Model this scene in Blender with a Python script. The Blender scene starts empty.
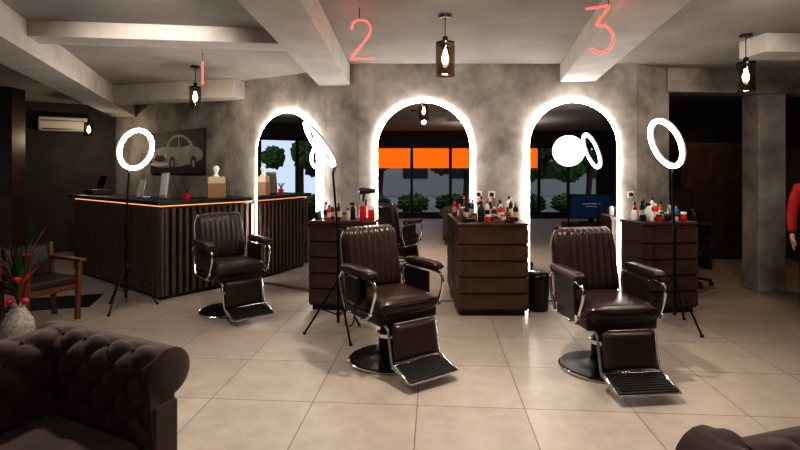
import bpy, bmesh, math, random
from mathutils import Vector, Matrix
random.seed(4)
S=bpy.context.scene
COL=S.collection
CEIL=2.9
# ---------------------------------------------------------------- materials
def mat(name,col,rough=.5,metal=0,emit=None,estr=0,noise=0,nscale=8,bump=0,bscale=60,spec=None,col2=None,trans=0,coat=0):
    m=bpy.data.materials.new(name); m.use_nodes=True
    nt=m.node_tree; b=nt.nodes['Principled BSDF']
    b.inputs['Base Color'].default_value=(*col,1)
    b.inputs['Roughness'].default_value=rough
    b.inputs['Metallic'].default_value=metal
    if coat: b.inputs['Coat Weight'].default_value=coat
    if trans: b.inputs['Transmission Weight'].default_value=trans
    if emit:
        b.inputs['Emission Color'].default_value=(*emit,1); b.inputs['Emission Strength'].default_value=estr
    tc=nt.nodes.new('ShaderNodeTexCoord')
    if noise or col2:
        n=nt.nodes.new('ShaderNodeTexNoise'); n.inputs['Scale'].default_value=nscale; n.inputs['Detail'].default_value=8; n.inputs['Roughness'].default_value=.62
        nt.links.new(tc.outputs['Object'],n.inputs['Vector'])
        r=nt.nodes.new('ShaderNodeValToRGB'); r.color_ramp.elements[0].position=.32; r.color_ramp.elements[1].position=.7
        c2=col2 or tuple(c*(1-noise) for c in col)
        r.color_ramp.elements[0].color=(*c2,1); r.color_ramp.elements[1].color=(*col,1)
        nt.links.new(n.outputs['Fac'],r.inputs['Fac']); nt.links.new(r.outputs['Color'],b.inputs['Base Color'])
    if bump:
        n=nt.nodes.new('ShaderNodeTexNoise'); n.inputs['Scale'].default_value=bscale; n.inputs['Detail'].default_value=4
        nt.links.new(tc.outputs['Object'],n.inputs['Vector'])
        bu=nt.nodes.new('ShaderNodeBump'); bu.inputs['Strength'].default_value=bump; bu.inputs['Distance'].default_value=.01
        nt.links.new(n.outputs['Fac'],bu.inputs['Height']); nt.links.new(bu.outputs['Normal'],b.inputs['Normal'])
    return m
def emis(name,col,s):
    return mat(name,(.02,.02,.02),.5,emit=col,estr=s)
M={}
M['wall']=mat('concrete_plaster',(.54,.505,.48),.8,noise=.6,nscale=2.4,bump=1.0,bscale=5)
M['darkwall']=mat('dark_plaster',(.10,.088,.082),.9,noise=.3,nscale=3)
M['ceil']=mat('ceiling_paint',(.46,.44,.425),.9,noise=.2,nscale=2)
M['beam']=mat('beam_paint',(.70,.67,.655),.85,noise=.2,nscale=4)
M['leather']=mat('brown_leather',(.052,.031,.027),.28,noise=.3,nscale=14,bump=.12,bscale=120)
M['velvet']=mat('brown_velvet',(.090,.055,.047),.8,noise=.35,nscale=9,bump=.2,bscale=200)
M['velvet'].node_tree.nodes['Principled BSDF'].inputs['Sheen Weight'].default_value=.25
M['chrome']=mat('chrome',(.8,.79,.78),.10,1)
M['steel']=mat('brushed_steel',(.45,.44,.43),.3,1)
M['black']=mat('black_plastic',(.012,.012,.013),.4)
M['blackmetal']=mat('black_metal',(.02,.02,.02),.3,.6)
M['mirror']=mat('mirror_glass',(.86,.86,.86),.01,1)
M['led']=emis('led_strip_white',(1,.95,.87),40)
M['ring']=emis('ring_led',(.93,.97,1),18)
M['globe']=emis('globe_glow',(1,.97,.93),4)
M['wood']=mat('dark_walnut',(.10,.056,.040),.42,noise=.55,nscale=5,bump=.15,bscale=30)
M['slat']=mat('slat_wood',(.11,.068,.050),.45,noise=.35,nscale=6)
M['wood2']=mat('reddish_wood',(.22,.08,.035),.4,noise=.4,nscale=6)
M['neon']=emis('neon_red',(1,.04,.03),5.5)
M['warmled']=emis('warm_led',(1,.45,.16),.9)
M['bulb']=emis('filament_bulb',(1,.8,.5),22)
M['smoke']=mat('smoked_glass',(.5,.42,.34),.05,trans=1)
M['white']=mat('white_plastic',(.75,.74,.72),.4)
M['red']=mat('red_plastic',(.65,.02,.02),.3)
M['redcloth']=mat('red_fabric',(.45,.03,.03),.8,noise=.3,nscale=20)
M['jeans']=mat('dark_trousers',(.03,.03,.035),.85)
M['skin']=mat('skin',(.6,.36,.26),.5)
M['hair']=mat('hair',(.03,.02,.015),.7,bump=.5,bscale=150)
M['blue']=mat('blue_liquid',(.05,.15,.4),.2)
M['amber']=mat('amber_bottle',(.3,.1,.02),.15)
M['cream']=mat('cream_plastic',(.6,.5,.38),.4)
M['card']=mat('cardboard',(.35,.22,.13),.8)
M['leaf']=mat('leaf_green',(.05,.12,.03),.6,noise=.6,nscale=9)
M['leaf2']=mat('tree_leaves',(.11,.20,.045),.7,noise=.6,nscale=7)
M['bark']=mat('bark',(.08,.05,.03),.9)
M['asphalt']=mat('paving',(.30,.29,.28),.9,noise=.3,nscale=2)
M['facade']=mat('facade_render',(.45,.43,.40),.9,noise=.2)
M['frame']=mat('black_aluminium',(.015,.015,.016),.4)
M['orange']=mat('orange_blind_painted_glow',(.9,.25,.03),.8,emit=(1,.20,.012),estr=.75)  # blind is no lamp; emission stands in for daylight coming through it
M['screen']=mat('screen_blue',(.01,.02,.05),.2,emit=(.03,.08,.20),estr=.16)
M['paper']=mat('paper',(.8,.8,.8),.7)
M['porcelain']=mat('vase_ceramic',(.6,.56,.5),.5,noise=.7,nscale=30)
M['rubber']=mat('ribbed_rubber',(.02,.018,.018),.55)
M['green']=emis('exit_green',(.1,.9,.4),.7)
M['glassdisc']=mat('frosted_disc',(.6,.58,.52),.25)
# floor tiles
def floormat():
    m=bpy.data.materials.new('stone_tiles'); m.use_nodes=True; nt=m.node_tree; b=nt.nodes['Principled BSDF']
    tc=nt.nodes.new('ShaderNodeTexCoord'); mp=nt.nodes.new('ShaderNodeMapping')
    mp.inputs['Rotation'].default_value=(0,0,math.radians(4)); mp.inputs['Location'].default_value=(.12,.2,0)
    nt.links.new(tc.outputs['Object'],mp.inputs['Vector'])
    br=nt.nodes.new('ShaderNodeTexBrick'); br.offset=0; br.inputs['Scale'].default_value=1
    br.inputs['Brick Width'].default_value=.72; br.inputs['Row Height'].default_value=.72; br.inputs['Mortar Size'].default_value=.0035
    br.inputs['Mortar Smooth'].default_value=.1
    br.inputs['Color1'].default_value=(.425,.368,.318,1); br.inputs['Color2'].default_value=(.385,.332,.286,1); br.inputs['Mortar'].default_value=(.15,.125,.105,1)
    nt.links.new(mp.outputs['Vector'],br.inputs['Vector'])
    n=nt.nodes.new('ShaderNodeTexNoise'); n.inputs['Scale'].default_value=5; n.inputs['Detail'].default_value=12; n.inputs['Roughness'].default_value=.7
    nt.links.new(tc.outputs['Object'],n.inputs['Vector'])
    r=nt.nodes.new('ShaderNodeValToRGB'); r.color_ramp.elements[0].position=.3; r.color_ramp.elements[1].position=.7
    r.color_ramp.elements[0].color=(.80,.80,.80,1); r.color_ramp.elements[1].color=(1.05,1.05,1.05,1)
    nt.links.new(n.outputs['Fac'],r.inputs['Fac'])
    mx=nt.nodes.new('ShaderNodeMix'); mx.data_type='RGBA'; mx.blend_type='MULTIPLY'; mx.inputs[0].default_value=1
    nt.links.new(br.outputs['Color'],mx.inputs[6]); nt.links.new(r.outputs['Color'],mx.inputs[7])
    nt.links.new(mx.outputs[2],b.inputs['Base Color'])
    b.inputs['Roughness'].default_value=.38
    bu=nt.nodes.new('ShaderNodeBump'); bu.inputs['Strength'].default_value=.3; bu.inputs['Distance'].default_value=.004; bu.invert=True
    nt.links.new(br.outputs['Fac'],bu.inputs['Height']); nt.links.new(bu.outputs['Normal'],b.inputs['Normal'])
    return m
M['floor']=floormat()
# ---------------------------------------------------------------- helpers
def fin(name,bm,m,parent=None,loc=(0,0,0),rot=(0,0,0),smooth=False,bevel=0,seg=2,sub=0):
    me=bpy.data.meshes.new(name); bmesh.ops.recalc_face_normals(bm,faces=bm.faces); bm.to_mesh(me); bm.free()
    if smooth:
        for p in me.polygons: p.use_smooth=True
    o=bpy.data.objects.new(name,me); COL.objects.link(o)
    ms=m if isinstance(m,(list,tuple)) else [m]
    for k in ms: me.materials.append(M[k])
    o.location=loc; o.rotation_euler=rot
    if parent: o.parent=parent
    if bevel:
        mo=o.modifiers.new('bev','BEVEL'); mo.width=bevel; mo.segments=seg; mo.limit_method='ANGLE'
    if sub:
        mo=o.modifiers.new('sub','SUBSURF'); mo.levels=sub; mo.render_levels=sub
    return o
def empty(name,loc=(0,0,0),rz=0,scale=1):
    e=bpy.data.objects.new(name,None); COL.objects.link(e); e.location=loc; e.rotation_euler=(0,0,rz); e.scale=(scale,)*3; e.empty_display_size=.1
    return e
def addbox(bm,c,s,mi=0,mtx=None):
    r=bmesh.ops.create_cube(bm,size=1); vs=r['verts']
    bmesh.ops.scale(bm,vec=s,verts=vs)
    if mtx: bmesh.ops.transform(bm,matrix=mtx,verts=vs)
    bmesh.ops.translate(bm,vec=c,verts=vs)
    for f in {f for v in vs for f in v.link_faces}: f.material_index=mi
def box(name,c,s,m,parent=None,rot=(0,0,0),bevel=.004,seg=2,smooth=False):
    bm=bmesh.new(); addbox(bm,(0,0,0),s)
    return fin(name,bm,m,parent,c,rot,smooth,bevel,seg)
def lathe(name,prof,m,parent=None,loc=(0,0,0),rot=(0,0,0),n=32,mids=None):
    bm=bmesh.new(); rings=[]
    for r,z in prof:
        if r<1e-5: rings.append([bm.verts.new((0,0,z))])
        else: rings.append([bm.verts.new((r*math.cos(2*math.pi*i/n),r*math.sin(2*math.pi*i/n),z)) for i in range(n)])
    for k in range(len(rings)-1):
        a,b=rings[k],rings[k+1]
        for i in range(n):
            j=(i+1)%n
            if len(a)==1 and len(b)==1: continue
            if len(a)==1: f=bm.faces.new((a[0],b[i],b[j]))
            elif len(b)==1: f=bm.faces.new((a[i],b[0],a[j]))
            else: f=bm.faces.new((a[i],b[i],b[j],a[j]))
            if mids: f.material_index=mids[k]
    o=fin(name,bm,m,parent,loc,rot,True)
    mo=o.modifiers.new('es','EDGE_SPLIT'); mo.split_angle=math.radians(40)
    return o
def cyl(name,c,r,h,m,parent=None,rot=(0,0,0),n=24):
    return lathe(name,[(0,-h/2),(r*.96,-h/2),(r,-h/2+r*.04),(r,h/2-r*.04),(r*.96,h/2),(0,h/2)],m,parent,c,rot,n)
def catmull(P,n=8):
    out=[];P=[Vector(p) for p in P]
    Q=[P[0]*2-P[1]]+P+[P[-1]*2-P[-2]]
    for i in range(1,len(Q)-2):
        for k in range(n):
            t=k/n;a,b,c,d=Q[i-1:i+3]
            out.append(.5*((2*b)+(c-a)*t+(2*a-5*b+4*c-d)*t*t+(3*b-a-3*c+d)*t**3))
    out.append(P[-1]); return out
def tube(name,pts,r,m,parent=None,loc=(0,0,0),rot=(0,0,0),smoothpath=False,cyc=False,res=4):
    if smoothpath: pts=catmull(pts)
    cu=bpy.data.curves.new(name,'CURVE'); cu.dimensions='3D'; sp=cu.splines.new('POLY'); sp.points.add(len(pts)-1)
    for i,p in enumerate(pts): sp.points[i].co=(p[0],p[1],p[2],1)
    sp.use_cyclic_u=cyc
    cu.bevel_depth=r; cu.bevel_resolution=res; cu.use_fill_caps=True
    t=bpy.data.objects.new(name+'_tmp',cu); COL.objects.link(t)
    dg=bpy.context.evaluated_depsgraph_get(); dg.update()
    me=bpy.data.meshes.new_from_object(t.evaluated_get(dg)); bpy.data.objects.remove(t)
    me.name=name
    me.materials.clear(); me.materials.append(M[m])
    for p in me.polygons: p.use_smooth=True; p.material_index=0
    o=bpy.data.objects.new(name,me); COL.objects.link(o); o.location=loc; o.rotation_euler=rot
    if parent: o.parent=parent
    return o
def obox(bm,p0,p1,th,z0,z1,side=0,mi=0):
    """box along the 2D line p0-p1; side=+1 puts the thickness to the left of the direction"""
    a=Vector(p0);b=Vector(p1);d=(b-a);L=d.length;d.normalize();n=Vector((-d.y,d.x))
    c=(a+b)/2+n*th/2*side
    mt=Matrix.Rotation(math.atan2(d.y,d.x),4,'Z')
    addbox(bm,(c.x,c.y,(z0+z1)/2),(L,th,z1-z0),mi,mt)
def wallseg(name,segs,m,th=.2,z0=0,z1=CEIL,side=1):
    bm=bmesh.new()
    for p0,p1 in segs: obox(bm,p0,p1,th,z0,z1,side)
    return fin(name,bm,m)
# ---------------------------------------------------------------- room shell
A=(-5.8,10.2);B=(-2.1,7.2);C=(-.95,6.5);D=(-.5,6.12);E=(2.9,6.12);F=(3.47,6.45)
P=[A,B,C,D,E,F]
def off(P,t):
    out=[]
    for i,p in enumerate(P):
        p=Vector(p); ns=[]
        if i>0: d=(p-Vector(P[i-1])).normalized(); ns.append(Vector((-d.y,d.x)))
        if i<len(P)-1: d=(Vector(P[i+1])-p).normalized(); ns.append(Vector((-d.y,d.x)))
        n=sum(ns,Vector((0,0))).normalized(); out.append(p+n*t/max(.5,n.dot(ns[0])))
    return out
O=off(P,.25)
for i,nm in enumerate(('wall_picture','wall_back_angled','wall_back_corner','wall_back','wall_back_end')):
    bm=bmesh.new()
    q=[(P[i][0],P[i][1]),(P[i+1][0],P[i+1][1]),(O[i+1].x,O[i+1].y),(O[i].x,O[i].y)]
    lo=[bm.verts.new((x,y,0)) for x,y in q]; hi=[bm.verts.new((x,y,CEIL)) for x,y in q]
    bm.faces.new(lo[::-1]); bm.faces.new(hi)
    for k in range(4): bm.faces.new((lo[k],lo[(k+1)%4],hi[(k+1)%4],hi[k]))
    fin(nm,bm,'wall')
wallseg('wall_back_left',[((-8.5,8.6),(-5.8,10.2))],'darkwall')
wallseg('wall_back_room_rear',[((3.3,9.6),(7.0,9.6))],'darkwall')
wallseg('wall_back_room_side',[((3.3,9.6),(3.45,6.72))],'darkwall',side=-1,th=.12)
wallseg('wall_right',[((7.0,9.8),(7.0,-4.4))],'darkwall')
# left wall with window opening y 2.6..7
bm=bmesh.new()
obox(bm,(-8.5,-4.4),(-8.5,2.6),.2,0,CEIL,1); obox(bm,(-8.5,6.8),(-8.5,8.6),.2,0,CEIL,1)
obox(bm,(-8.5,2.6),(-8.5,6.8),.2,2.5,CEIL,1)
fin('wall_left',bm,'darkwall')
# window wall behind
WY=-4.4
bm=bmesh.new()
for x0,x1 in ((-8.7,-7.4),(-4.3,-3.5),(3.0,3.6),(6.6,7.2)): obox(bm,(x0,WY),(x1,WY),.2,0,CEIL,-1)
for x0,x1 in ((-7.4,-4.3),(-3.5,3.0),(3.6,6.6)):
    obox(bm,(x0,WY),(x1,WY),.2,2.4,CEIL,-1)
    obox(bm,(x0,WY),(x1,WY),.2,0,.12,-1)
fin('wall_front',bm,'darkwall')
def window(name,p0,p1,z0,z1,n,side=-1,blind=None):
    a=Vector(p0);b=Vector(p1);d=(b-a).normalized()
    e=empty(name)
    bm=bmesh.new()
    obox(bm,p0,p1,.08,z0,z0+.08,side); obox(bm,p0,p1,.08,z1-.08,z1,side)
    L=(b-a).length
    for i in range(n+1):
        c=a+d*(.045+(L-.09)*i/n); obox(bm,c-d*.04,c+d*.04,.08,z0,z1,side)
    fin('frame',bm,'frame',e)
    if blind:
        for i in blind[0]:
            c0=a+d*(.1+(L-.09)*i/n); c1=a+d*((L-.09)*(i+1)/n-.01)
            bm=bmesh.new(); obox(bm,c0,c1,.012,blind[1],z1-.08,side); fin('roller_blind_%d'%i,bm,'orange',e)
    return e
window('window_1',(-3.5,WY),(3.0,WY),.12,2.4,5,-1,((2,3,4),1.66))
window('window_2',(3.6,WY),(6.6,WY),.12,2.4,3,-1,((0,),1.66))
window('window_3',(-7.4,WY),(-4.3,WY),.12,2.4,3,-1)
window('window_4',(-8.5,2.6),(-8.5,6.8),0,2.5,4,1)
bm=bmesh.new(); addbox(bm,(-.75,2.7,-.05),(16.2,14.9,.1)); fin('floor',bm,'floor')
bm=bmesh.new(); addbox(bm,(-.75,2.8,CEIL+.05),(16.2,15.1,.1)); fin('ceiling',bm,'ceil')
# beams
def beam(name,p0,p1,w,z0,z1=CEIL,m='beam'):
    bm=bmesh.new(); obox(bm,p0,p1,w,z0,z1); return fin(name,bm,m,bevel=.006)
beam('trim_beam_1',(-.82,6.3),(-.82,-2.0),.40,2.66)
beam('trim_beam_2',(2.17,6.12),(1.25,1.0),.42,2.68)
beam('trim_beam_3',(-5.3,9.6),(-2.1,.5),.42,2.62)
beam('trim_beam_4',(-5.0,8.0),(-2.3,7.25),.34,2.64)
beam('trim_beam_5',(-1.05,4.75),(-3.4,4.45),.3,2.76)
beam('trim_beam_6',(3.45,4.9),(7,5.1),.35,2.72)
bm=bmesh.new(); obox(bm,(3.40,6.50),(7.0,6.85),.26,2.6,CEIL,0); fin('wall_header_right',bm,'wall')
box('pillar',(4.87,6.70,1.3),(.36,.32,2.6),'wall',bevel=.01)
box('pillar',(-6.25,8.0,1.45),(.3,.3,2.9),'wood',bevel=.01)
# baseboards
bm=bmesh.new(); obox(bm,(-5.7,10.1),(-2.2,7.26),.015,0,.08,-1); fin('baseboard_left',bm,'black')
# ---------------------------------------------------------------- mirrors
def mirror(name,c,rz,w=1.12,h=2.4):
    e=empty(name,(c[0],c[1],0),rz)
    def outline(w,h,z0=.03,n=32):
        r=w/2; pts=[(r,z0)]
        for i in range(n+1):
            t=math.pi*i/n; pts.append((r*math.cos(t),h-r+r*math.sin(t)))
        pts.append((-r,z0)); return pts
    bm=bmesh.new(); o=outline(w,h)
    f=[bm.verts.new((x,-.035,z)) for x,z in o]; b=[bm.verts.new((x,-.022,z)) for x,z in o]
    bm.faces.new(f); bm.faces.new(b[::-1])
    for i in range(len(o)):
        j=(i+1)%len(o); bm.faces.new((f[i],f[j],b[j],b[i]))
    fin('mirror_glass',bm,'mirror',e)
    tube('led_strip',[(x,-.018,z) for x,z in outline(w+.03,h+.015,.06)],.010,'led',e)
    box('sill',(0,-.03,.016),(w+.04,.05,.03),'steel',e)
    return e
mirror('arched_mirror',((-2.1-.95)/2-.02,(7.2+6.5)/2),math.atan2(-.7,1.15),1.1,2.38)
mirror('arched_mirror',(.29,6.12),0,1.12,2.42)
mirror('arched_mirror',(2.11,6.12),0,1.06,2.42)
# ---------------------------------------------------------------- cushions
def cushion(name,w,h,t,m,parent,loc,rot,ribs=0,amp=.008,top=.16,nx=None,nz=16):
    nx=nx or (ribs*6 if ribs else 16); bm=bmesh.new(); G={}
    for s in (0,1):
        for i in range(nx+1):
            for j in range(nz+1):
                u=-1+2*i/nx; v=-1+2*j/nz
                e=max(0,(1-abs(u)**7)*(1-abs(v)**7))**.5
                if s and (i in(0,nx) or j in(0,nz)): G[s,i,j]=G[0,i,j]; continue
                k=1-top*max(0,(v-.55)/.45)**2.4
                y=t/2*e
                if ribs and s==0: y+=amp*e*abs(math.cos(math.pi*ribs*(u+1)/2+math.pi/2))**.6
                G[s,i,j]=bm.verts.new((u*w/2*k,-y if s==0 else y,v*h/2))
    for i in range(nx):
        for j in range(nz):
            bm.faces.new((G[0,i,j],G[0,i+1,j],G[0,i+1,j+1],G[0,i,j+1]))
            bm.faces.new((G[1,i,j],G[1,i,j+1],G[1,i+1,j+1],G[1,i+1,j]))
    return fin(name,bm,m,parent,loc,rot,True)
# ---------------------------------------------------------------- barber chair
def barber_chair(loc,facing,holster=False):
    e=empty('barber_chair',(loc[0],loc[1],0),math.atan2(facing[0],-facing[1]))
    lathe('base_disc',[(0,0.001),(.30,.001),(.315,.012),(.305,.028),(.22,.036),(.12,.05),(.085,.07),(.08,.09),(0,.09)],'blackmetal',e,(0,.03,0),n=48)
    lathe('base_trim',[(.318,.002),(.328,.008),(.328,.016),(.318,.022),(.312,.014)],'chrome',e,(0,.03,0),n=48)
    lathe('hydraulic_column',[(.075,.06),(.075,.24),(.06,.25),(.06,.42),(0,.42)],'blackmetal',e,(0,.03,0))
    lathe('column_collar',[(.08,.20),(.088,.205),(.088,.235),(.08,.24)],'chrome',e,(0,.03,0))
    tube('pump_lever',[(.06,.05,.18),(.2,.08,.17),(.34,.15,.22)],.011,'chrome',e)
    box('seat_frame',(0,0,.415),(.44,.46,.05),'blackmetal',e,bevel=.01)
    box('seat_apron',(0,-.02,.445),(.56,.54,.09),'leather',e,bevel=.02,seg=3)
    cushion('seat_cushion',.56,.58,.16,'leather',e,(0,-.05,.525),(-math.pi/2,0,0),ribs=0,amp=.008,top=.05)
    tube('seat_piping',[(-.265,-.32,.565),(-.1,-.338,.572),(.1,-.338,.572),(.265,-.32,.565)],.006,'leather',e,smoothpath=True)
    # backrest
    cushion('backrest_cushion',.54,.56,.13,'leather',e,(0,.29,.83),(-.2,0,0),ribs=9,amp=.016,top=.16)
    cushion('backrest_shell',.56,.56,.10,'leather',e,(0,.325,.825),(-.2,0,0),top=.16)
    for s in(-1,1):
        tube('back_trim_%d'%s,[(s*.285,.245,.56),(s*.287,.30,.82),(s*.28,.34,.98),(s*.24,.362,1.085)],.007,'steel',e,smoothpath=True)
        # arm frame
        tube('arm_frame_%d'%s,[(s*.325,.27,.70),(s*.325,.20,.755),(s*.325,-.02,.765),(s*.325,-.25,.75),(s*.325,-.31,.70),(s*.325,-.29,.60),(s*.325,-.22,.47),(s*.325,-.10,.425)],.013,'chrome',e,smoothpath=True)
        tube('arm_rear_%d'%s,[(s*.325,.27,.70),(s*.32,.25,.58),(s*.32,.18,.44)],.012,'chrome',e,smoothpath=True)
        box('arm_link_%d'%s,(s*.27,.0,.425),(.10,.36,.02),'chrome',e)
        cushion('armrest_pad_%d'%s,.095,.48,.075,'leather',e,(s*.325,-.04,.795),(-math.pi/2,0,0),top=.2)
        box('arm_panel_%d'%s,(s*.305,.03,.62),(.02,.36,.24),'leather',e,bevel=.012,seg=3)
        tube('legrest_arm_%d'%s,[(s*.215,-.22,.43),(s*.225,-.33,.38),(s*.225,-.385,.14),(s*.225,-.60,.075)],.011,'chrome',e,smoothpath=False)
        cyl('pivot_%d'%s,(s*.335,-.24,.49),.022,.02,'chrome',e,(0,math.pi/2,0))
    tube('headrest_socket',[(-.07,.40,1.04),(.07,.40,1.04)],.018,'chrome',e)
    cushion('legrest_pad',.42,.28,.075,'leather',e,(0,-.375,.285),(-.15,0,0),ribs=0,top=.05)
    tube('legrest_bar',[(-.225,-.395,.125),(.225,-.395,.125)],.014,'chrome',e)
    box('footplate',(0,-.505,.10),(.43,.24,.022),'rubber',e,rot=(.16,0,0),bevel=.008)
    box('footplate_rim',(0,-.505,.093),(.455,.265,.014),'chrome',e,rot=(.16,0,0),bevel=.005)
    bm=bmesh.new()
    for i in range(8): addbox(bm,(0,-.098+i*.028,.014),(.40,.010,.008))
    fin('footplate_ribs',bm,'rubber',e,(0,-.505,.10),(.16,0,0))
    if holster:
        box('tool_holster',(-.37,-.06,.66),(.05,.18,.22),'black',e,bevel=.02,seg=3)
        tube('clipper_cord',[(-.38,-.1,.56),(-.41,-.12,.42),(-.40,.02,.36),(-.37,.08,.5)],.006,'black',e,smoothpath=True)
    return e
barber_chair((-1.92,5.66),(.66,-.75))
barber_chair((-.09,4.20),(.56,-.83),True)
barber_chair((1.63,4.02),(.12,-1))
# ---------------------------------------------------------------- stations
def station(c,rz,w=.78,d=.50,h=1.02):
    e=empty('drawer_cabinet',(c[0],c[1],0),rz)
    box('carcass',(0,0,h/2+.02),(w-.03,d-.03,h-.08),'wood',e)
    box('top',(0,0,h-.0175),(w,d,.035),'wood',e,bevel=.006)
    box('plinth',(0,0.0,.03),(w-.08,d-.08,.06),'black',e)
    n=5;zz=.075;hh=(h-.055-zz)/n
    for i in range(n):
        box('drawer_front_%d'%i,(0,-d/2+.004,zz+hh*(i+.5)),(w-.015,.022,hh-.014),'wood',e,bevel=.004)
        box('drawer_groove_%d'%i,(0,-d/2-.002,zz+hh*(i+1)-.012),(w-.06,.018,.008),'black',e)
    for i in range(1,n):
        box('side_band_%d'%i,(-w/2+.012,0,zz+hh*i),(.008,d-.05,.01),'black',e)
    return e
C1=(-.65,5.84);R1=-.10
st1=station((C1[0],C1[1]),R1,.76,.36); st2=station((1.02,5.76),0,.78,.62); st3=station((2.98,5.78),.12,.68,.44)
H=1.021
def bottle(name,x,y,r,h,m,cap='black',z=H,kind=0):
    e=empty(name,(x,y,z+.001))
    if kind==0:
        lathe('body',[(0,0),(r*.95,0),(r,.006),(r,h*.68),(r*.85,h*.76),(r*.4,h*.82),(r*.4,h*.86),(0,h*.86)],m,e,n=20)
        lathe('cap',[(0,h*.85),(r*.48,h*.85),(r*.48,h*.99),(r*.4,h),(0,h)],cap,e,n=16)
        if m in('black','red','white','amber') and h>.15: lathe('label',[(r+.0006,h*.2),(r+.0006,h*.52)],{'black':'cream','red':'white','white':'black','amber':'cream'}[m],e,n=20)
    elif kind==1: # spray
        lathe('body',[(0,0),(r*.95,0),(r,.006),(r,h*.55),(r*.8,h*.68),(r*.35,h*.76),(r*.35,h*.82),(0,h*.82)],m,e,n=20)
        box('trigger_head',(-r*.3,0,h*.9),(r*1.7,r*.6,h*.13),cap,e,bevel=.004)
        box('trigger',(-r*.8,0,h*.8),(r*.25,r*.35,h*.14),cap,e,rot=(0,.4,0),bevel=.002)
        box('nozzle',(-r*1.25,0,h*.92),(r*.3,r*.35,h*.05),cap,e,bevel=.002)
    elif kind==2: # jar/can
        lathe('body',[(0,0),(r*.95,0),(r,.005),(r,h*.72),(r*.96,h*.74),(0,h*.74)],m,e,n=20)
        lathe('lid',[(0,h*.74),(r*1.03,h*.74),(r*1.03,h*.96),(r*.95,h),(0,h)],cap,e,n=20)
    return e
def s1(u,v):
    c,s=math.cos(R1),math.sin(R1); return (C1[0]+u*c-v*s,C1[1]+u*s+v*c)
def put(n,uv,r,h,m,c,k,f): 
    x,y=f(*uv); bottle(n,x,y,r,h,m,c,kind=k)
put('talc_bottle',(.235,-.09),.042,.17,'red','red',2,s1)
put('talc_bottle',(.325,-.03),.040,.16,'red','white',2,s1)
for i,(n,r,h,m,c,k) in enumerate([('hair_product_jar',.036,.09,'black','steel',2),('aerosol_can',.028,.20,'white','black',0),('lotion_bottle',.03,.17,'black','white',0),
  ('aftershave_bottle',.028,.15,'amber','black',0),('hair_product_jar',.035,.08,'cream','black',2),('spray_bottle',.034,.2,'black','black',1)]):
    put(n,(-.32+.082*i,.03+.05*(i%2)),r,h,m,c,k,s1)
for i in range(4): put('aerosol_can',(-.27+.11*i,-.09),.024,.14+.03*(i%3),['steel','red','black','cream'][i],'black',0,s1)
x,y=s1(.24,.09)
e=empty('hair_dryer',(x,y,H+.001),.3)
lathe('stand_base',[(0,0),(.04,0),(.04,.01),(.01,.02),(.01,.23),(0,.23)],'blackmetal',e)
lathe('barrel',[(0,-.09),(.035,-.085),(.045,-.03),(.04,.03),(.028,.08),(.03,.11),(0,.11)],'black',e,(0,0,.33),(0,math.pi/2,0))
tube('handle',[(-.02,0,.30),(-.035,0,.21)],.017,'black',e)
# station 2
items=[('aerosol_can',.70,.024,.20,'steel','black',0),('lotion_bottle',.765,.028,.19,'black','black',0),('hair_product_jar',.84,.036,.085,'amber','black',2),
 ('spray_bottle',.925,.038,.22,'black','black',1),('aerosol_can',1.0,.026,.23,'white','red',0),('lotion_bottle',1.07,.03,.16,'black','white',0),
 ('talc_bottle',1.15,.038,.19,'red','white',0),('hair_product_jar',1.235,.035,.09,'black','amber',2),('aftershave_bottle',1.315,.03,.2,'black','steel',0)]
for i,(n,x,r,h,m,c,k) in enumerate(items): bottle(n,x,5.71+.03*math.sin(i*2.1),r,h,m,c,kind=k)
for i in range(6): bottle('lotion_bottle',.74+i*.11,5.92,.028,.19+.04*(i%3),['black','black','red','amber','black','white'][i],'black')
for i in range(6): bottle('aerosol_can',.69+i*.12,5.82,.024,.22+.03*(i%2),['red','black','white','black','steel','black'][i],['black','red','black','white','black','steel'][i])
for i in range(5): bottle('hair_product_jar',.90+i*.085,5.59,.03,.06+.02*(i%2),['black','red','steel','cream','black'][i],['black','white','black','amber','red'][i],kind=2)
e=empty('hair_clipper',(.76,5.54,H+.001),.4); box('body',(0,0,.022),(.15,.045,.04),'black',e,bevel=.012,seg=3); box('blade',(.085,0,.02),(.025,.04,.015),'chrome',e)
e=empty('hair_brush',(1.15,5.50,H+.001),-.1); box('handle',(-.06,0,.014),(.13,.02,.02),'wood2',e,bevel=.008); box('head',(.05,0,.02),(.10,.05,.03),'black',e,bevel=.008)
# station 3
def s3(u,v):
    c,s=math.cos(.12),math.sin(.12); return (2.98+u*c-v*s,5.78+u*s+v*c)
items=[('lotion_bottle',.03,.14,'white','black',0),('aerosol_can',.026,.22,'black','black',0),('spray_bottle',.038,.2,'white','black',1),
 ('talc_bottle',.032,.19,'red','white',0),('hair_product_jar',.035,.09,'cream','black',2),('aerosol_can',.026,.21,'steel','black',0),('aftershave_bottle',.028,.16,'blue','steel',0)]
for i,(n,r,h,m,c,k) in enumerate(items): put(n,(-.27+.088*i,.03),r,h,m,c,k,s3)
for i in range(6): put('hair_product_jar',(-.25+.1*i,-.1),.032,.07+.03*(i%2),['black','white','red','black','cream','red'][i],['black','white','black','steel','black','white'][i],2,s3)
for i in range(5): put('aerosol_can',(-.2+.11*i,.135),.026,.2+.03*(i%3),['red','black','white','amber','black'][i],'black',0,s3)
# outlets on the wall
for i,(x,z) in enumerate(((.96,1.30),(1.12,1.30),(2.82,1.30))):
    e=empty('wall_socket',(x,6.12,z)); box('plate',(0,-.006,0),(.085,.01,.085),'white',e); cyl('recess',(0,-.012,0),.026,.006,'black',e,(math.pi/2,0,0))
    if i: 
        box('plug',(0,-.03,0),(.04,.035,.04),'black',e); tube('cable',[(0,-.05,-.01),(.02,-.06,-.06),(.03,-.05,-.22)],.005,'black',e,smoothpath=True)
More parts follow.
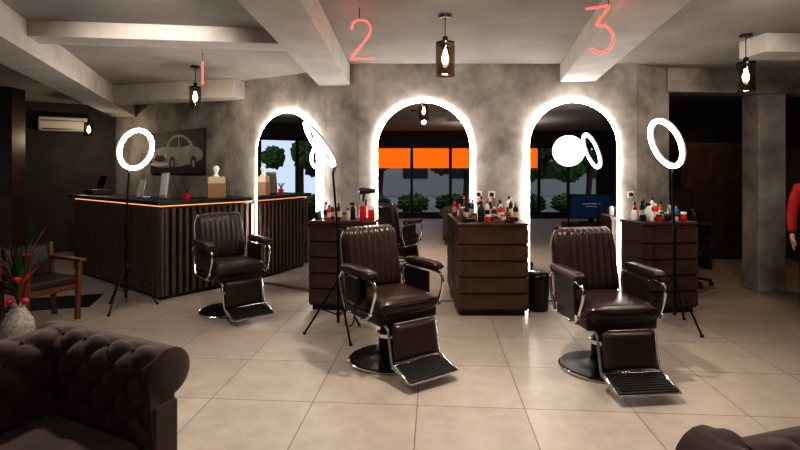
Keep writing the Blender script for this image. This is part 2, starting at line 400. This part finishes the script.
# bin
e=empty('waste_bin',(1.58,5.72,0))
lathe('body',[(0,.002),(.105,.002),(.11,.02),(.13,.36),(.13,.38),(0,.38)],'black',e,n=28)
lathe('lid',[(.134,.37),(.136,.39),(.11,.43),(.05,.45),(0,.452)],'blackmetal',e,n=28)
# ---------------------------------------------------------------- ring lights
def ring_light(x,y,zc,n,r=.2,legrot=0,off=(0,0)):
    e=empty('ring_light',(x,y,0))
    hub=.50
    tube('pole_lower',[(0,0,.12),(0,0,1.0)],.014,'blackmetal',e); tube('pole_upper',[(0,0,.95),(off[0]*.3,off[1]*.3,zc-r-.04)],.010,'blackmetal',e)
    cyl('pole_clamp',(0,0,1.0),.022,.05,'black',e); cyl('leg_hub',(0,0,hub),.024,.05,'black',e); cyl('lower_hub',(0,0,.2),.02,.04,'black',e)
    for k in range(3):
        a=legrot+k*2*math.pi/3; c,s=math.cos(a),math.sin(a)
        tube('leg_%d'%k,[(.02*c,.02*s,hub),(.33*c,.33*s,.012)],.010,'blackmetal',e)
        tube('brace_%d'%k,[(.02*c,.02*s,.2),(.175*c,.175*s,.255)],.006,'blackmetal',e)
        cyl('foot_%d'%k,(.33*c,.33*s,.012),.016,.022,'black',e)
    nv=Vector(n).normalized(); q=nv.to_track_quat('Z','Y')
    hd=empty('head',(off[0],off[1],zc)); hd.parent=e; hd.rotation_mode='QUATERNION'; hd.rotation_quaternion=q
    def ring(nm,R,w,z0,z1,m):
        return lathe(nm,[(R-w,z0),(R+w,z0),(R+w,z1),(R-w,z1),(R-w,z0)],m,hd,n=64)
    ring('diffuser',r,.022,0,.014,'ring'); ring('housing',r,.026,-.022,-.001,'white')
    tube('neck',[(off[0]*.3,off[1]*.3,zc-r-.05),(off[0]*.3-nv.x*.03,off[1]*.3-nv.y*.03,zc-r*.9)],.012,'black',e)
    return e
ring_light(-3.18,5.8,1.84,(.93,-.33,-.25),.225,.5,(.12,0))
ring_light(-.60,4.85,1.83,(-.72,-.28,-.55),.215,-1.1,(-.17,-.02))
ring_light(2.80,5.10,1.87,(-.97,-.05,-.36),.245,-1.3,(-.09,0))
# globe floor lamp (seen in the right mirror)
e=empty('globe_floor_lamp',(3.26,2.5,0))
lathe('base',[(0,.001),(.17,.001),(.17,.02),(.03,.04),(0,.04)],'blackmetal',e); tube('stem',[(0,0,.03),(0,0,1.68)],.014,'blackmetal',e); cyl('collar',(0,0,1.67),.05,.06,'black',e)
bm=bmesh.new(); bmesh.ops.create_uvsphere(bm,u_segments=40,v_segments=24,radius=.30); fin('globe',bm,'globe',e,(0,0,1.97),smooth=True)
# uplighter floor lamps behind the camera, made up and added for ambient fill
def fill_uplighter(x,y,pw):
    e=empty('added_fill_torchiere',(x,y,0))
    lathe('base',[(0,.001),(.15,.001),(.15,.02),(.02,.035),(0,.035)],'blackmetal',e); tube('stem',[(0,0,.03),(0,0,1.75)],.014,'blackmetal',e)
    lathe('bowl',[(0,1.74),(.05,1.75),(.14,1.82),(.17,1.86),(.165,1.86),(.13,1.83),(.04,1.765),(0,1.76)],'steel',e)
    l=bpy.data.lights.new('added_fill_spot','SPOT'); l.energy=pw; l.spot_size=math.radians(150); l.spot_blend=.6; l.color=(1,.90,.80); l.shadow_soft_size=.1
    o=bpy.data.objects.new('lamp',l); COL.objects.link(o); o.parent=e; o.location=(0,0,1.88); o.rotation_euler=(math.pi,0,0)
fill_uplighter(2.6,-1.2,100); fill_uplighter(-3.2,-.6,75)
# ---------------------------------------------------------------- pendants
def pendant(x,y,zt,h=.28,r=.08):
    e=empty('pendant_lamp',(x,y,0))
    cyl('canopy',(0,0,CEIL-.012),.055,.022,'black',e)
    tube('cord',[(0,0,CEIL-.02),(0,0,zt+.04)],.004,'black',e)
    lathe('cap',[(0,zt+.05),(.02,zt+.05),(.025,zt+.01),(r,zt),(r,zt-.02),(0,zt-.02)],'blackmetal',e)
    lathe('glass_shade',[(r,zt-.015),(r,zt-h),(r-.004,zt-h),(r-.004,zt-.02)],'smoke',e)
    lathe('bulb',[(0,zt-.05),(.012,zt-.055),(.018,zt-.09),(.03,zt-.13),(.026,zt-.16),(.012,zt-.18),(0,zt-.182)],'bulb',e,n=16)
    lathe('socket',[(0,zt-.02),(.018,zt-.02),(.018,zt-.06),(0,zt-.06)],'black',e,n=16)
    return e
pendant(.38,4.2,2.67); pendant(3.32,4.8,2.63); pendant(-2.56,6.25,2.64,.26,.07); pendant(-5.6,9.0,2.45,.24,.08)
e=empty('ceiling_spotlight_disc',(-5.0,8.2,CEIL)); cyl('disc',(0,0,-.02),.16,.02,'glassdisc',e); cyl('stem',(0,0,-.006),.05,.01,'black',e)
# ---------------------------------------------------------------- neon digits
def neon(name,pts,x,y,zb,h,tilt=0,poly=False):
    e=empty(name,(x,y,0),0)
    w=.28*h
    P=[((px*h)-w,0,pz*h) for px,pz in pts]
    ca,sa=math.cos(tilt),math.sin(tilt)
    P=[(p[0]*ca+(p[2]-h/2)*sa,0,zb+h/2-p[0]*sa+(p[2]-h/2)*ca) for p in P]
    tube('neon_tube',P,.0065,'neon',e,smoothpath=not poly)
    tp=max(P,key=lambda p:p[2])
    tube('hanger',[(tp[0],0,tp[2]),(tp[0],0,CEIL)],.003,'black',e)
neon('neon_number_sign',[(.28,0),(.28,1)],-2.19,5.55,2.55,.25,poly=True)
neon('neon_number_sign',[(0,.76),(.04,.92),(.2,1),(.4,.95),(.49,.76),(.42,.56),(.2,.28),(0,.01),(.28,.01),(.55,.01)],-.30,4.0,2.49,.31)
e3=[(0,1),(.26,1),(.5,1),(.36,.82),(.2,.62),(.40,.56),(.52,.32),(.42,.08),(.2,0),(0,.1)]
neon('neon_number_sign',e3,1.33,3.3,2.375,.30,tilt=-.12)
# ---------------------------------------------------------------- reception desk
F0=Vector((-5.08,7.8));F1=Vector((-2.93,6.1));d1=Vector((.62,.785)).normalized();F2=F1+d1*1.33
d0=(F1-F0).normalized();n0=Vector((-d0.y,d0.x));n1=Vector((-d1.y,d1.x))
e=empty('reception_desk')
bm=bmesh.new()
obox(bm,F0+n0*.045,F1+n0*.045-d0*.046,.5,.0,1.14,1)
obox(bm,F1+n1*.046+d1*.046,F2+n1*.046,.5,.0,1.139,1)
fin('carcass',bm,'black',e)
bm=bmesh.new()
for a,b in((F0,F1),(F1,F2)):
    d=(b-a).normalized(); L=(b-a).length; k=int(L/.085)
    for i in range(k+1):
        c=a+d*(L*i/k); obox(bm,c-d*.023,c+d*.023,.044,.05,1.12,1)
fin('slats',bm,'slat',e,bevel=.003)
bm=bmesh.new()
obox(bm,F0-n0*.05-d0*.05,F1-n0*.05+d0*.05,.62,1.17,1.215,1); obox(bm,F1-n1*.05,F2-n1*.05,.62,1.172,1.2145,1)
fin('counter_top',bm,'black',e,bevel=.005)
bm=bmesh.new()
obox(bm,F0+n0*.012,F1+n0*.012,.02,1.145,1.160,1); obox(bm,F1+n1*.012,F2+n1*.012,.02,1.145,1.16,1)
fin('led_strip',bm,'warmled',e)
DT=1.217
def dpt(t,o=.25,dz=0):
    p=F0.lerp(F1,t)+n0*o; return (p.x,p.y,DT+dz)
ang=math.atan2(d0.y,d0.x)
e=empty('cash_register',dpt(.10),ang); box('base',(0,0,.04),(.34,.3,.08),'black',e,bevel=.01); box('screen',(0,.05,.19),(.28,.03,.2),'black',e,rot=(-.3,0,0),bevel=.008)
e=empty('document_holder',dpt(.62),ang); box('stand',(0,.03,.01),(.2,.1,.016),'white',e); box('sheet',(0,.0,.13),(.18,.006,.24),'paper',e,rot=(-.2,0,0),bevel=0)
e=empty('brochure_stand',dpt(.82,.3),ang); box('base',(0,.02,.008),(.20,.09,.014),'steel',e); box('panel',(0,0,.18),(.20,.01,.34),'cream',e,rot=(-.12,0,0)); box('poster',(0,-.008,.19),(.17,.004,.28),'paper',e,rot=(-.12,0,0),bevel=0)
e=empty('potted_flower',dpt(.93,.45)); lathe('pot',[(0,0),(.03,0),(.045,.08),(.04,.08),(0,.07)],'red',e)
for k in range(9):
    a=k*.7; tube('stem_%d'%k,[(0,0,.07),(.03*math.cos(a),.03*math.sin(a),.14),(.06*math.cos(a),.06*math.sin(a),.17)],.004,'leaf',e)
q=F1.lerp(F2,.66)+n1*.20
e=empty('gift_box_stack',(q.x,q.y,DT),.5); box('box_lower',(0,0,.10),(.23,.16,.20),'card',e); box('box_upper',(0,0,.245),(.22,.14,.09),'cream',e)
e=empty('white_bust',(q.x,q.y,DT+.292)); lathe('plinth',[(0,0),(.045,0),(.045,.01),(.02,.03),(.02,.05),(0,.05)],'white',e)
lathe('head',[(0,.05),(.03,.05),(.028,.07),(.04,.09),(.043,.11),(.035,.135),(.02,.15),(0,.15)],'white',e,n=20)
box('nose',(.0,-.042,.105),(.012,.02,.03),'white',e,rot=(-.3,0,0)); 
# ---------------------------------------------------------------- car picture
dw=(Vector(B)-Vector(A)).normalized(); nw=Vector((dw.y,-dw.x))
pc=Vector(B)-dw*2.22+nw*.02
e=empty('car_picture',(pc.x,pc.y,1.90),math.atan2(dw.y,dw.x))
box('canvas',(0,0,0),(1.85,.03,.76),'black',e)
def flat(name,pts,m,y,sm=True):
    if sm:
        q=[Vector((p[0],0,p[1])) for p in pts]; n=len(q); r=[]
        for i in range(n):
            a,b,c,d=q[i-1],q[i],q[(i+1)%n],q[(i+2)%n]
            for k in range(6):
                t=k/6; r.append(.5*((2*b)+(c-a)*t+(2*a-5*b+4*c-d)*t*t+(3*b-a-3*c+d)*t**3))
        pts=[(v.x,v.z) for v in r]
    bm=bmesh.new(); f=[bm.verts.new((x*1.10,y,z*1.06)) for x,z in pts]; bm.faces.new(f); fin(name,bm,m,e)
M['carpaint']=mat('print_white',(.60,.58,.55),.6,noise=.45,nscale=4); M['printdark']=mat('print_dark',(.03,.03,.035),.6); M['printgrey']=mat('print_grey',(.07,.07,.075),.6,noise=.6,nscale=5)
flat('print_backdrop',[(-.81,-.34),(.81,-.34),(.81,.34),(-.81,.34)],'printgrey',-.017,False)
flat('print_road',[(-.81,-.34),(.81,-.34),(.81,-.2),(-.81,-.16)],'printdark',-.018,False)
flat('car_body',[(-.72,-.22),(-.2,-.24),(.4,-.2),(.76,-.12),(.79,.0),(.6,.08),(.3,.10),(-.1,.11),(-.5,.09),(-.74,.03),(-.79,-.1)],'carpaint',-.019)
flat('car_roof',[(-.26,.09),(-.12,.25),(.1,.285),(.35,.24),(.5,.09)],'carpaint',-.0195)
flat('car_window',[(-.19,.1),(-.08,.22),(.1,.245),(.3,.21),(.40,.1)],'printdark',-.021)
flat('car_window_pillar',[(.10,.09),(.13,.09),(.12,.26),(.09,.26)],'carpaint',-.0215,False)
flat('car_grille',[(-.66,-.13),(-.36,-.13),(-.34,-.05),(-.68,-.05)],'printdark',-.021)
flat('car_bumper',[(-.78,-.21),(-.28,-.21),(-.28,-.165),(-.78,-.165)],'paper',-.0215)
for i,cx in enumerate((-.70,-.32)): flat('car_headlight_%d'%i,[(cx+.045*math.cos(t*math.pi/8),-.04+.05*math.sin(t*math.pi/8)) for t in range(16)],'paper',-.022,False)
for i,cx in enumerate((-.10,.55)):
    flat('car_wheel_%d'%i,[(cx+.09*math.cos(t*math.pi/10),-.18+.12*math.sin(t*math.pi/10)) for t in range(20)],'printdark',-.022,False)
    flat('car_hub_%d'%i,[(cx+.045*math.cos(t*math.pi/10),-.18+.06*math.sin(t*math.pi/10)) for t in range(20)],'carpaint',-.023,False)
# AC unit, exit sign
dl=(Vector((-5.8,10.2))-Vector((-8.5,8.6))).normalized(); nl=Vector((dl.y,-dl.x)); p=Vector((-6.55,9.75))+nl*.13
e=empty('air_conditioner',(p.x,p.y,2.48),math.atan2(dl.y,dl.x)); box('body',(0,0,0),(.8,.22,.27),'white',e,bevel=.04,seg=4); box('louver',(0,-.105,-.1),(.68,.02,.03),'steel',e); box('intake',(0,-.112,.06),(.7,.004,.02),'steel',e)
p=Vector((-7.3,9.31))+nl*.05
e=empty('exit_sign',(p.x,p.y,2.62),math.atan2(dl.y,dl.x)); box('case',(0,0,0),(.3,.05,.16),'black',e); box('panel',(0,-.028,0),(.26,.006,.12),'green',e)
# ---------------------------------------------------------------- chesterfield sofas
def chesterfield(loc,rz,W=1.7,DP=.88,HT=.80,name='chesterfield_sofa'):
    e=empty(name,(loc[0],loc[1],0),rz)
    prof=[(0,.30),(0,.36),(-.005,.46),(-.01,.56)]
    cz,ca,R=HT-.105,.085,.105
    for k in range(13):
        t=math.radians(185-k*22); prof.append((ca+R*math.cos(t),cz+R*math.sin(t)))
    prof+= [(.12,.45),(.12,.10)]
    pr=[Vector(p) for p in prof]; L=[0]
    for i in range(1,len(pr)): L.append(L[-1]+(pr[i]-pr[i-1]).length)
    def at(s):
        for i in range(1,len(L)):
            if s<=L[i]+1e-9:
                t=(s-L[i-1])/(L[i]-L[i-1]); p=pr[i-1].lerp(pr[i],t); d=(pr[i]-pr[i-1]).normalized(); return p,Vector((-d.y,d.x))
        return pr[-1],Vector((1,0))
    tuftend=L[3]+R*math.radians(170)
    def roll(nm,length,mtx):
        bm=bmesh.new(); nu=int(L[-1]/.011); nv=int(length/.012); G=[]
        pitch=.13
        for j in range(nv+1):
            row=[];v=length*j/nv
            for i in range(nu+1):
                s=L[-1]*i/nu; p,n=at(s)
                k=0
                if s<tuftend:
                    a=(s+v)/pitch*.75; b=(s-v)/pitch*.75
                    fall=min(1,(tuftend-s)/.05)
                    ed=min(1,v/.05,(length-v)/.05); 
                    k=(.034*(abs(math.sin(math.pi*a))*abs(math.sin(math.pi*b)))**.45-.014)*fall*ed
                q=p+n*k
                row.append(bm.verts.new((q.x,v,q.y)))
            G.append(row)
        for j in range(nv):
            for i in range(nu): bm.faces.new((G[j][i],G[j][i+1],G[j+1][i+1],G[j+1][i]))
        bm.faces.new(G[0]); bm.faces.new(G[-1][::-1])
        per=pitch/.75
        for ia in range(-30,30):
            for ib in range(-30,30):
                s=(ia+ib)*per/2; v=(ia-ib)*per/2
                if .03<s<tuftend-.04 and .05<v<length-.05:
                    p,n=at(s); q=p-n*.008
                    r=bmesh.ops.create_icosphere(bm,subdivisions=1,radius=.011); bmesh.ops.translate(bm,vec=(q.x,v,q.y),verts=r['verts'])
        bmesh.ops.transform(bm,matrix=mtx,verts=bm.verts)
        o=fin(nm,bm,'velvet',e,smooth=True)
        mo=o.modifiers.new('es','EDGE_SPLIT'); mo.split_angle=math.radians(60)
    roll('arm_right',DP,Matrix.Translation((W/2-.20,-DP/2,0)))
    roll('arm_left',DP,Matrix.Translation((-W/2+.20,-DP/2,0))@Matrix.Scale(-1,4,(1,0,0)))
    roll('back',W-.3,Matrix.Translation((-W/2+.15,DP/2-.21,0))@Matrix(((0,1,0,0),(1,0,0,0),(0,0,1,0),(0,0,0,1))))
    for s in(-1,1):
        c=s*(W/2-.20+ca)
        lathe('scroll_%d'%s,[(0,-.02),(.05,-.018),(.085,-.012),(.104,0),(.104,.01),(0,.01)],'velvet',e,(c,-DP/2-.0,cz),(math.pi/2*-1,0,0),n=32)
        box('arm_front_%d'%s,(s*(W/2-.14),-DP/2+.005,.34),(.12,.03,.5),'velvet',e,bevel=.012,seg=3)
    box('base',(0,-.02,.2),(W-.2,DP-.12,.2),'velvet',e,bevel=.02,seg=3)
    cw=(W-.42)/2
    for s in(-1,1):
        box('seat_cushion_%d'%s,(s*cw/2,-.09,.37),(cw-.008,DP-.26,.15),'velvet',e,bevel=.045,seg=5,smooth=True)
        for t in(-1,1): lathe('foot_%d_%d'%(s,t),[(0,0.001),(.02,.001),(.035,.05),(.03,.1),(0,.1)],'wood',e,(s*(W/2-.14),t*(DP/2-.1),0),n=16)
    return e
th=math.atan2(.9,.45)
chesterfield((-1.74,1.74),th,1.7,.9,.82)
chesterfield((1.79,1.38),.29,1.75,.85)
# ---------------------------------------------------------------- left corner items
e=empty('wooden_armchair',(-3.78,5.25,0),math.atan2(.9,.45))
for sx in(-1,1):
    box('leg_front_%d'%sx,(sx*.25,-.24,.31),(.045,.045,.62),'wood2',e,rot=(.05,0,0)); box('leg_back_%d'%sx,(sx*.25,.24,.4),(.045,.045,.8),'wood2',e,rot=(-.12,0,0))
    box('arm_%d'%sx,(sx*.27,-.02,.635),(.08,.56,.035),'wood2',e,bevel=.012)
box('seat_rail',(0,0,.36),(.5,.5,.06),'wood2',e); box('seat_cushion',(0,-.01,.43),(.5,.5,.09),'leather',e,bevel=.03,seg=4)
box('back_cushion',(0,.25,.62),(.46,.07,.34),'leather',e,rot=(-.15,0,0),bevel=.03,seg=4)
e=empty('vase_with_plant',(-3.40,4.45,0))
lathe('vase',[(0,.002),(.07,.002),(.10,.06),(.13,.16),(.12,.26),(.07,.34),(.05,.38),(.06,.41),(.05,.40),(0,.38)],'porcelain',e)
for k in range(34):
    a=k*2.4; R=.08+.17*random.random(); hh=.40+.55*random.random()
    bm=bmesh.new(); n=8; pv=None
    for i in range(n+1):
        t=i/n; x=R*t**1.5*math.cos(a); y=R*t**1.5*math.sin(a); z=.38+hh*t-.12*t**3
        w=.016*math.sin(math.pi*min(.98,t*.9+.08)); c=(bm.verts.new((x-w*math.sin(a),y+w*math.cos(a),z)),bm.verts.new((x+w*math.sin(a),y-w*math.cos(a),z)))
        if pv: bm.faces.new((pv[0],pv[1],c[1],c[0]))
        pv=c
    fin('blade_%d'%k,bm,'leaf' if k%4 else 'redcloth',e,smooth=True)
for k in range(6):
    a=k*1.3; lathe('red_flower_%d'%k,[(0,0),(.02,.01),(.035,.04),(.02,.06),(0,.05)],'red',e,(.06*math.cos(a),.06*math.sin(a),.40+.2*(k%3)),n=12)
box('door_mat',(-4.15,6.0,.008),(.9,.6,.014),'black',rot=(0,0,.3))
# ---------------------------------------------------------------- back room (right opening)
e=empty('office_desk',(4.25,8.3,0)); box('top',(0,0,.735),(1.5,.7,.03),'wood',e)
for sx in(-1,1): box('side_%d'%sx,(sx*.72,0,.36),(.03,.65,.72),'wood',e)
for x in(3.95,4.6):
    e=empty('computer_monitor',(x,8.35,.751)); box('panel',(0,0,.36),(.55,.03,.34),'black',e,bevel=.006); box('neck',(0,.02,.12),(.05,.03,.24),'black',e); box('foot',(0,.02,.006),(.22,.16,.011),'black',e); box('display',(0,-.017,.36),(.51,.004,.30),'printdark',e)
def office_chair(x,y,rz):
    e=empty('office_chair',(x,y,0),rz)
    for k in range(5):
        a=k*1.2566; tube('spoke_%d'%k,[(0,0,.11),(.27*math.cos(a),.27*math.sin(a),.07)],.018,'blackmetal',e); cyl('castor_%d'%k,(.27*math.cos(a),.27*math.sin(a),.031),.03,.03,'black',e,(math.pi/2,0,a))
    tube('column',[(0,0,.1),(0,0,.44)],.025,'blackmetal',e)
    box('seat',(0,0,.48),(.52,.5,.1),'black',e,bevel=.04,seg=4)
    cushion('backrest',.5,.55,.1,'black',e,(0,.26,.80),(-.1,0,0),top=.2)
    for s in(-1,1): tube('arm_%d'%s,[(s*.24,.05,.46),(s*.31,.05,.5),(s*.31,.05,.66),(s*.31,-.15,.68),(s*.31,.2,.68)],.018,'black',e)
office_chair(4.05,7.0,2.2)
e=empty('wardrobe',(5.6,9.25,0)); box('body',(0,0,1.05),(1.1,.55,2.08),'slat',e)
for s in(-1,1): box('door_%d'%s,(s*.27,-.285,1.05),(.53,.02,2.0),'wood',e); 
e=empty('recessed_spotlight',(4.75,7.6,CEIL)); lathe('bezel',[(.05,-.001),(.065,-.001),(.065,-.012),(.05,-.012)],'blackmetal',e); cyl('lens',(0,0,-.008),.048,.01,'bulb',e)
# ---------------------------------------------------------------- television behind the camera (seen in mirror)
e=empty('television_cabinet',(4.3,.9,0)); box('body',(0,0,.22),(1.2,.4,.4),'wood',e); box('plinth',(0,0,.012),(1.1,.35,.022),'black',e)
e=empty('television',(4.3,.9,.421)); box('foot',(0,0,.01),(.5,.2,.018),'black',e); box('neck',(0,0,.06),(.1,.04,.1),'black',e); box('panel',(0,0,.36),(.95,.05,.54),'black',e); box('display',(0,.027,.36),(.91,.004,.5),'screen',e)
box('caption_line',(0,.030,.42),(.4,.002,.02),'paper',e,bevel=0); box('caption_line_2',(0,.030,.36),(.25,.002,.02),'paper',e,bevel=0)
# ---------------------------------------------------------------- person at the right edge (red jacket)
def skin_body(name,verts,edges,rad,m,parent,sub=2):
    me=bpy.data.meshes.new(name); me.from_pydata(verts,edges,[]); o=bpy.data.objects.new(name,me); COL.objects.link(o); me.materials.append(M[m]); o.parent=parent
    mo=o.modifiers.new('skin','SKIN'); mo.use_smooth_shade=True
    for i,r in enumerate(rad): me.skin_vertices[0].data[i].radius=(r if isinstance(r,tuple) else (r,r))
    me.skin_vertices[0].data[0].use_root=True
    s=o.modifiers.new('sub','SUBSURF'); s.levels=sub; s.render_levels=sub
    return o
e=empty('standing_person',(4.40,5.25,0),-.5)
skin_body('jacket',[(0,0,.95),(0,0,1.12),(0,0,1.3),(0,0,1.42),(0,0,1.49),(.17,0,1.40),(.23,0,1.15),(.235,-.06,.93),(-.17,0,1.40),(-.23,0,1.15),(-.235,-.06,.93)],
 [(0,1),(1,2),(2,3),(3,4),(3,5),(5,6),(6,7),(3,8),(8,9),(9,10)],[(.17,.12),(.16,.12),(.18,.125),(.15,.11),.06,.07,.055,.045,.07,.055,.045],'redcloth',e)
skin_body('trousers',[(0,0,.95),(.09,0,.85),(.10,-.01,.5),(.11,.01,.09),(-.09,0,.85),(-.10,-.01,.5),(-.11,.01,.09)],[(0,1),(1,2),(2,3),(0,4),(4,5),(5,6)],[(.15,.11),.1,.07,.055,.1,.07,.055],'jeans',e)
skin_body('head',[(0,.0,1.46),(0,0,1.55),(0,-.015,1.62),(0,-.01,1.70)],[(0,1),(1,2),(2,3)],[.05,.055,(.075,.09),(.07,.085)],'skin',e)
box('nose',(0,-.105,1.635),(.02,.03,.035),'skin',e,rot=(-.3,0,0),bevel=.006)
for s in(-1,1):
    box('ear_%d'%s,(s*.078,0,1.63),(.012,.03,.055),'skin',e,bevel=.005)
    bm=bmesh.new(); bmesh.ops.create_icosphere(bm,subdivisions=2,radius=.011); fin('eye_%d'%s,bm,'black',e,(s*.03,-.088,1.655),smooth=True)
    bm=bmesh.new(); bmesh.ops.create_icosphere(bm,subdivisions=3,radius=1)
    for v in bm.verts: v.co.z=max(v.co.z,-.35)
    bmesh.ops.scale(bm,vec=(.048,.14,.075),verts=bm.verts); fin('shoe_%d'%s,bm,'redcloth',e,(s*.11,-.05,.027),smooth=True)
    hv=[(s*.235,-.06,.93),(s*.235,-.075,.86),(s*.235,-.08,.82)]
    skin_body('hand_%d'%s,hv,[(0,1),(1,2)],[.03,(.022,.04),(.016,.042)],'skin',e)
    for k in range(4):
        y=-.05-.02*k; l=[.06,.075,.08,.068][k]
        skin_body('finger_%d_%d'%(s,k),[(s*.235,y,.83),(s*.232,y-.004,.83-l*.5),(s*.222,y-.006,.83-l)],[(0,1),(1,2)],[.010,.009,.008],'skin',e,1)
    skin_body('thumb_%d'%s,[(s*.23,-.10,.88),(s*.222,-.13,.84),(s*.215,-.135,.80)],[(0,1),(1,2)],[.012,.010,.009],'skin',e,1)
box('mouth',(0,-.098,1.595),(.04,.008,.008),'redcloth',e,bevel=.002)
bm=bmesh.new(); bmesh.ops.create_icosphere(bm,subdivisions=3,radius=1)
for v in list(bm.verts):
    if v.co.z<-.2 or (v.co.y<-.55 and v.co.z<.45): bm.verts.remove(v)
bmesh.ops.scale(bm,vec=(.088,.105,.10),verts=bm.verts); fin('hair',bm,'hair',e,(0,.005,1.685),smooth=True)
# ---------------------------------------------------------------- exterior
bm=bmesh.new(); addbox(bm,(-1,-14,-.16),(60,19,.1)); addbox(bm,(-19,6,-.162),(20.5,24,.1)); fin('ground_outside',bm,'asphalt')
def blob(name,x,y,z,r,m,e=None,s=1):
    bm=bmesh.new(); bmesh.ops.create_icosphere(bm,subdivisions=4,radius=r)
    for v in bm.verts:
        n=v.co.normalized(); k=1+.22*math.sin(n.x*9+x)*math.sin(n.y*8+y)+.12*math.sin(n.z*17+x)*math.sin(n.x*19)+random.uniform(-.07,.07); v.co=v.co*k; v.co.z*=s
    fin(name,bm,m,e,(x,y,z))
def tree(x,y,h):
    e=empty('street_tree',(x,y,-.1)); tube('trunk',[(0,0,0),(.1,.05,h*.4),(0,0,h*.75)],.12,'bark',e)
    for k in range(7): blob('foliage_%d'%k,random.uniform(-1,1),random.uniform(-1,1),h*.62+random.uniform(-.7,1.1),random.uniform(.4,.75),'leaf2',e)
for x,y,h in((-5,-11,4),(-1,-12,4.0),(3,-11,4.2),(6,-12,3.6),(8.5,-10.5,4),(11,-13,4.5),(-14,3,4),(-15,7,4.3),(-9,-13,4)): tree(x,y,h)
for i in range(12):
    e=empty('garden_hedge',(-7+i*1.5,-7.2,0)); blob('foliage',0,0,.30,.55,'leaf2' if i%2 else 'leaf',e,.65)
for i in range(5):
    e=empty('garden_hedge',(-10.6,2+i*1.3,0)); blob('foliage',0,0,.3,.6,'leaf2',e,.8)
e=empty('building_across',(0,-21,-.1)); box('facade',(0,0,1.5),(46,1,3.0),'facade',e)
for i in range(14): box('facade_window_%d'%i,(-20+i*3,.52,1.7),(1.6,.06,1.1),'printdark',e)
# ---------------------------------------------------------------- lighting
w=bpy.data.worlds.new('World'); S.world=w; w.use_nodes=True
bg=w.node_tree.nodes['Background']; bg.inputs[0].default_value=(.70,.82,1,1); bg.inputs[1].default_value=.8
def spot(x,y,z,pw,ang=110,col=(1,.90,.79),r=.08,tgt=None):  # added ceiling spots, fixtures made up to brighten floor and walls
    l=bpy.data.lights.new('added_downlight_lamp','SPOT'); l.energy=pw; l.spot_size=math.radians(ang); l.spot_blend=.8; l.color=col; l.shadow_soft_size=r
    e=empty('added_ceiling_downlight',(x,y,CEIL))
    lathe('bezel',[(.06,-.001),(.08,-.001),(.08,-.015),(.06,-.015)],'blackmetal',e)
    o=bpy.data.objects.new('lamp',l); COL.objects.link(o); o.parent=e; o.location=(0,0,z-CEIL)
    if tgt: 
        d=Vector(tgt)-Vector((x,y,z)); o.rotation_euler=d.to_track_quat('-Z','Y').to_euler()
for x,y,p in((.6,3.4,250),(-1.9,3.5,160),(2.75,3.3,90),(.3,1.3,50),(-5.3,6.4,40)):
    spot(x,y,CEIL-.03,p)
# wall washers, made-up fixtures added to brighten the back wall
spot(.4,3.0,CEIL-.03,150,70,tgt=(.4,6.1,1.6)); spot(2.7,3.0,CEIL-.03,140,70,tgt=(3.2,6.3,1.7)); spot(-1.7,3.0,CEIL-.03,180,70,tgt=(-2.9,6.8,1.5))
for x,y,zt in((.38,4.2,2.67),(3.32,4.8,2.63),(-2.56,6.25,2.64),(-5.6,9.0,2.45)):
    l=bpy.data.lights.new('bulb_light','POINT'); l.energy=14; l.color=(1,.82,.6); l.shadow_soft_size=.03; o=bpy.data.objects.new('pendant_bulb_light',l); COL.objects.link(o); o.location=(x,y,zt-.31)
l=bpy.data.lights.new('warm','SPOT'); l.energy=35; l.color=(1,.7,.45); l.spot_size=2.6; l.shadow_soft_size=.05; o=bpy.data.objects.new('back_room_light',l); COL.objects.link(o); o.location=(4.75,7.6,CEIL-.05)
# ---------------------------------------------------------------- camera
cam=bpy.data.cameras.new('Camera'); co=bpy.data.objects.new('Camera',cam); COL.objects.link(co); S.camera=co
cam.sensor_width=36; cam.lens=22.5; co.location=(0,0,1.6); co.rotation_euler=(math.pi/2,0,0); cam.shift_y=-55/800; cam.clip_start=.05
S.view_settings.view_transform='Standard'; S.view_settings.exposure=0
for lk in ('High Contrast','Medium High Contrast','None'):
    try:
        S.view_settings.look=lk; print('look',lk); break
    except Exception as ex: print(ex)
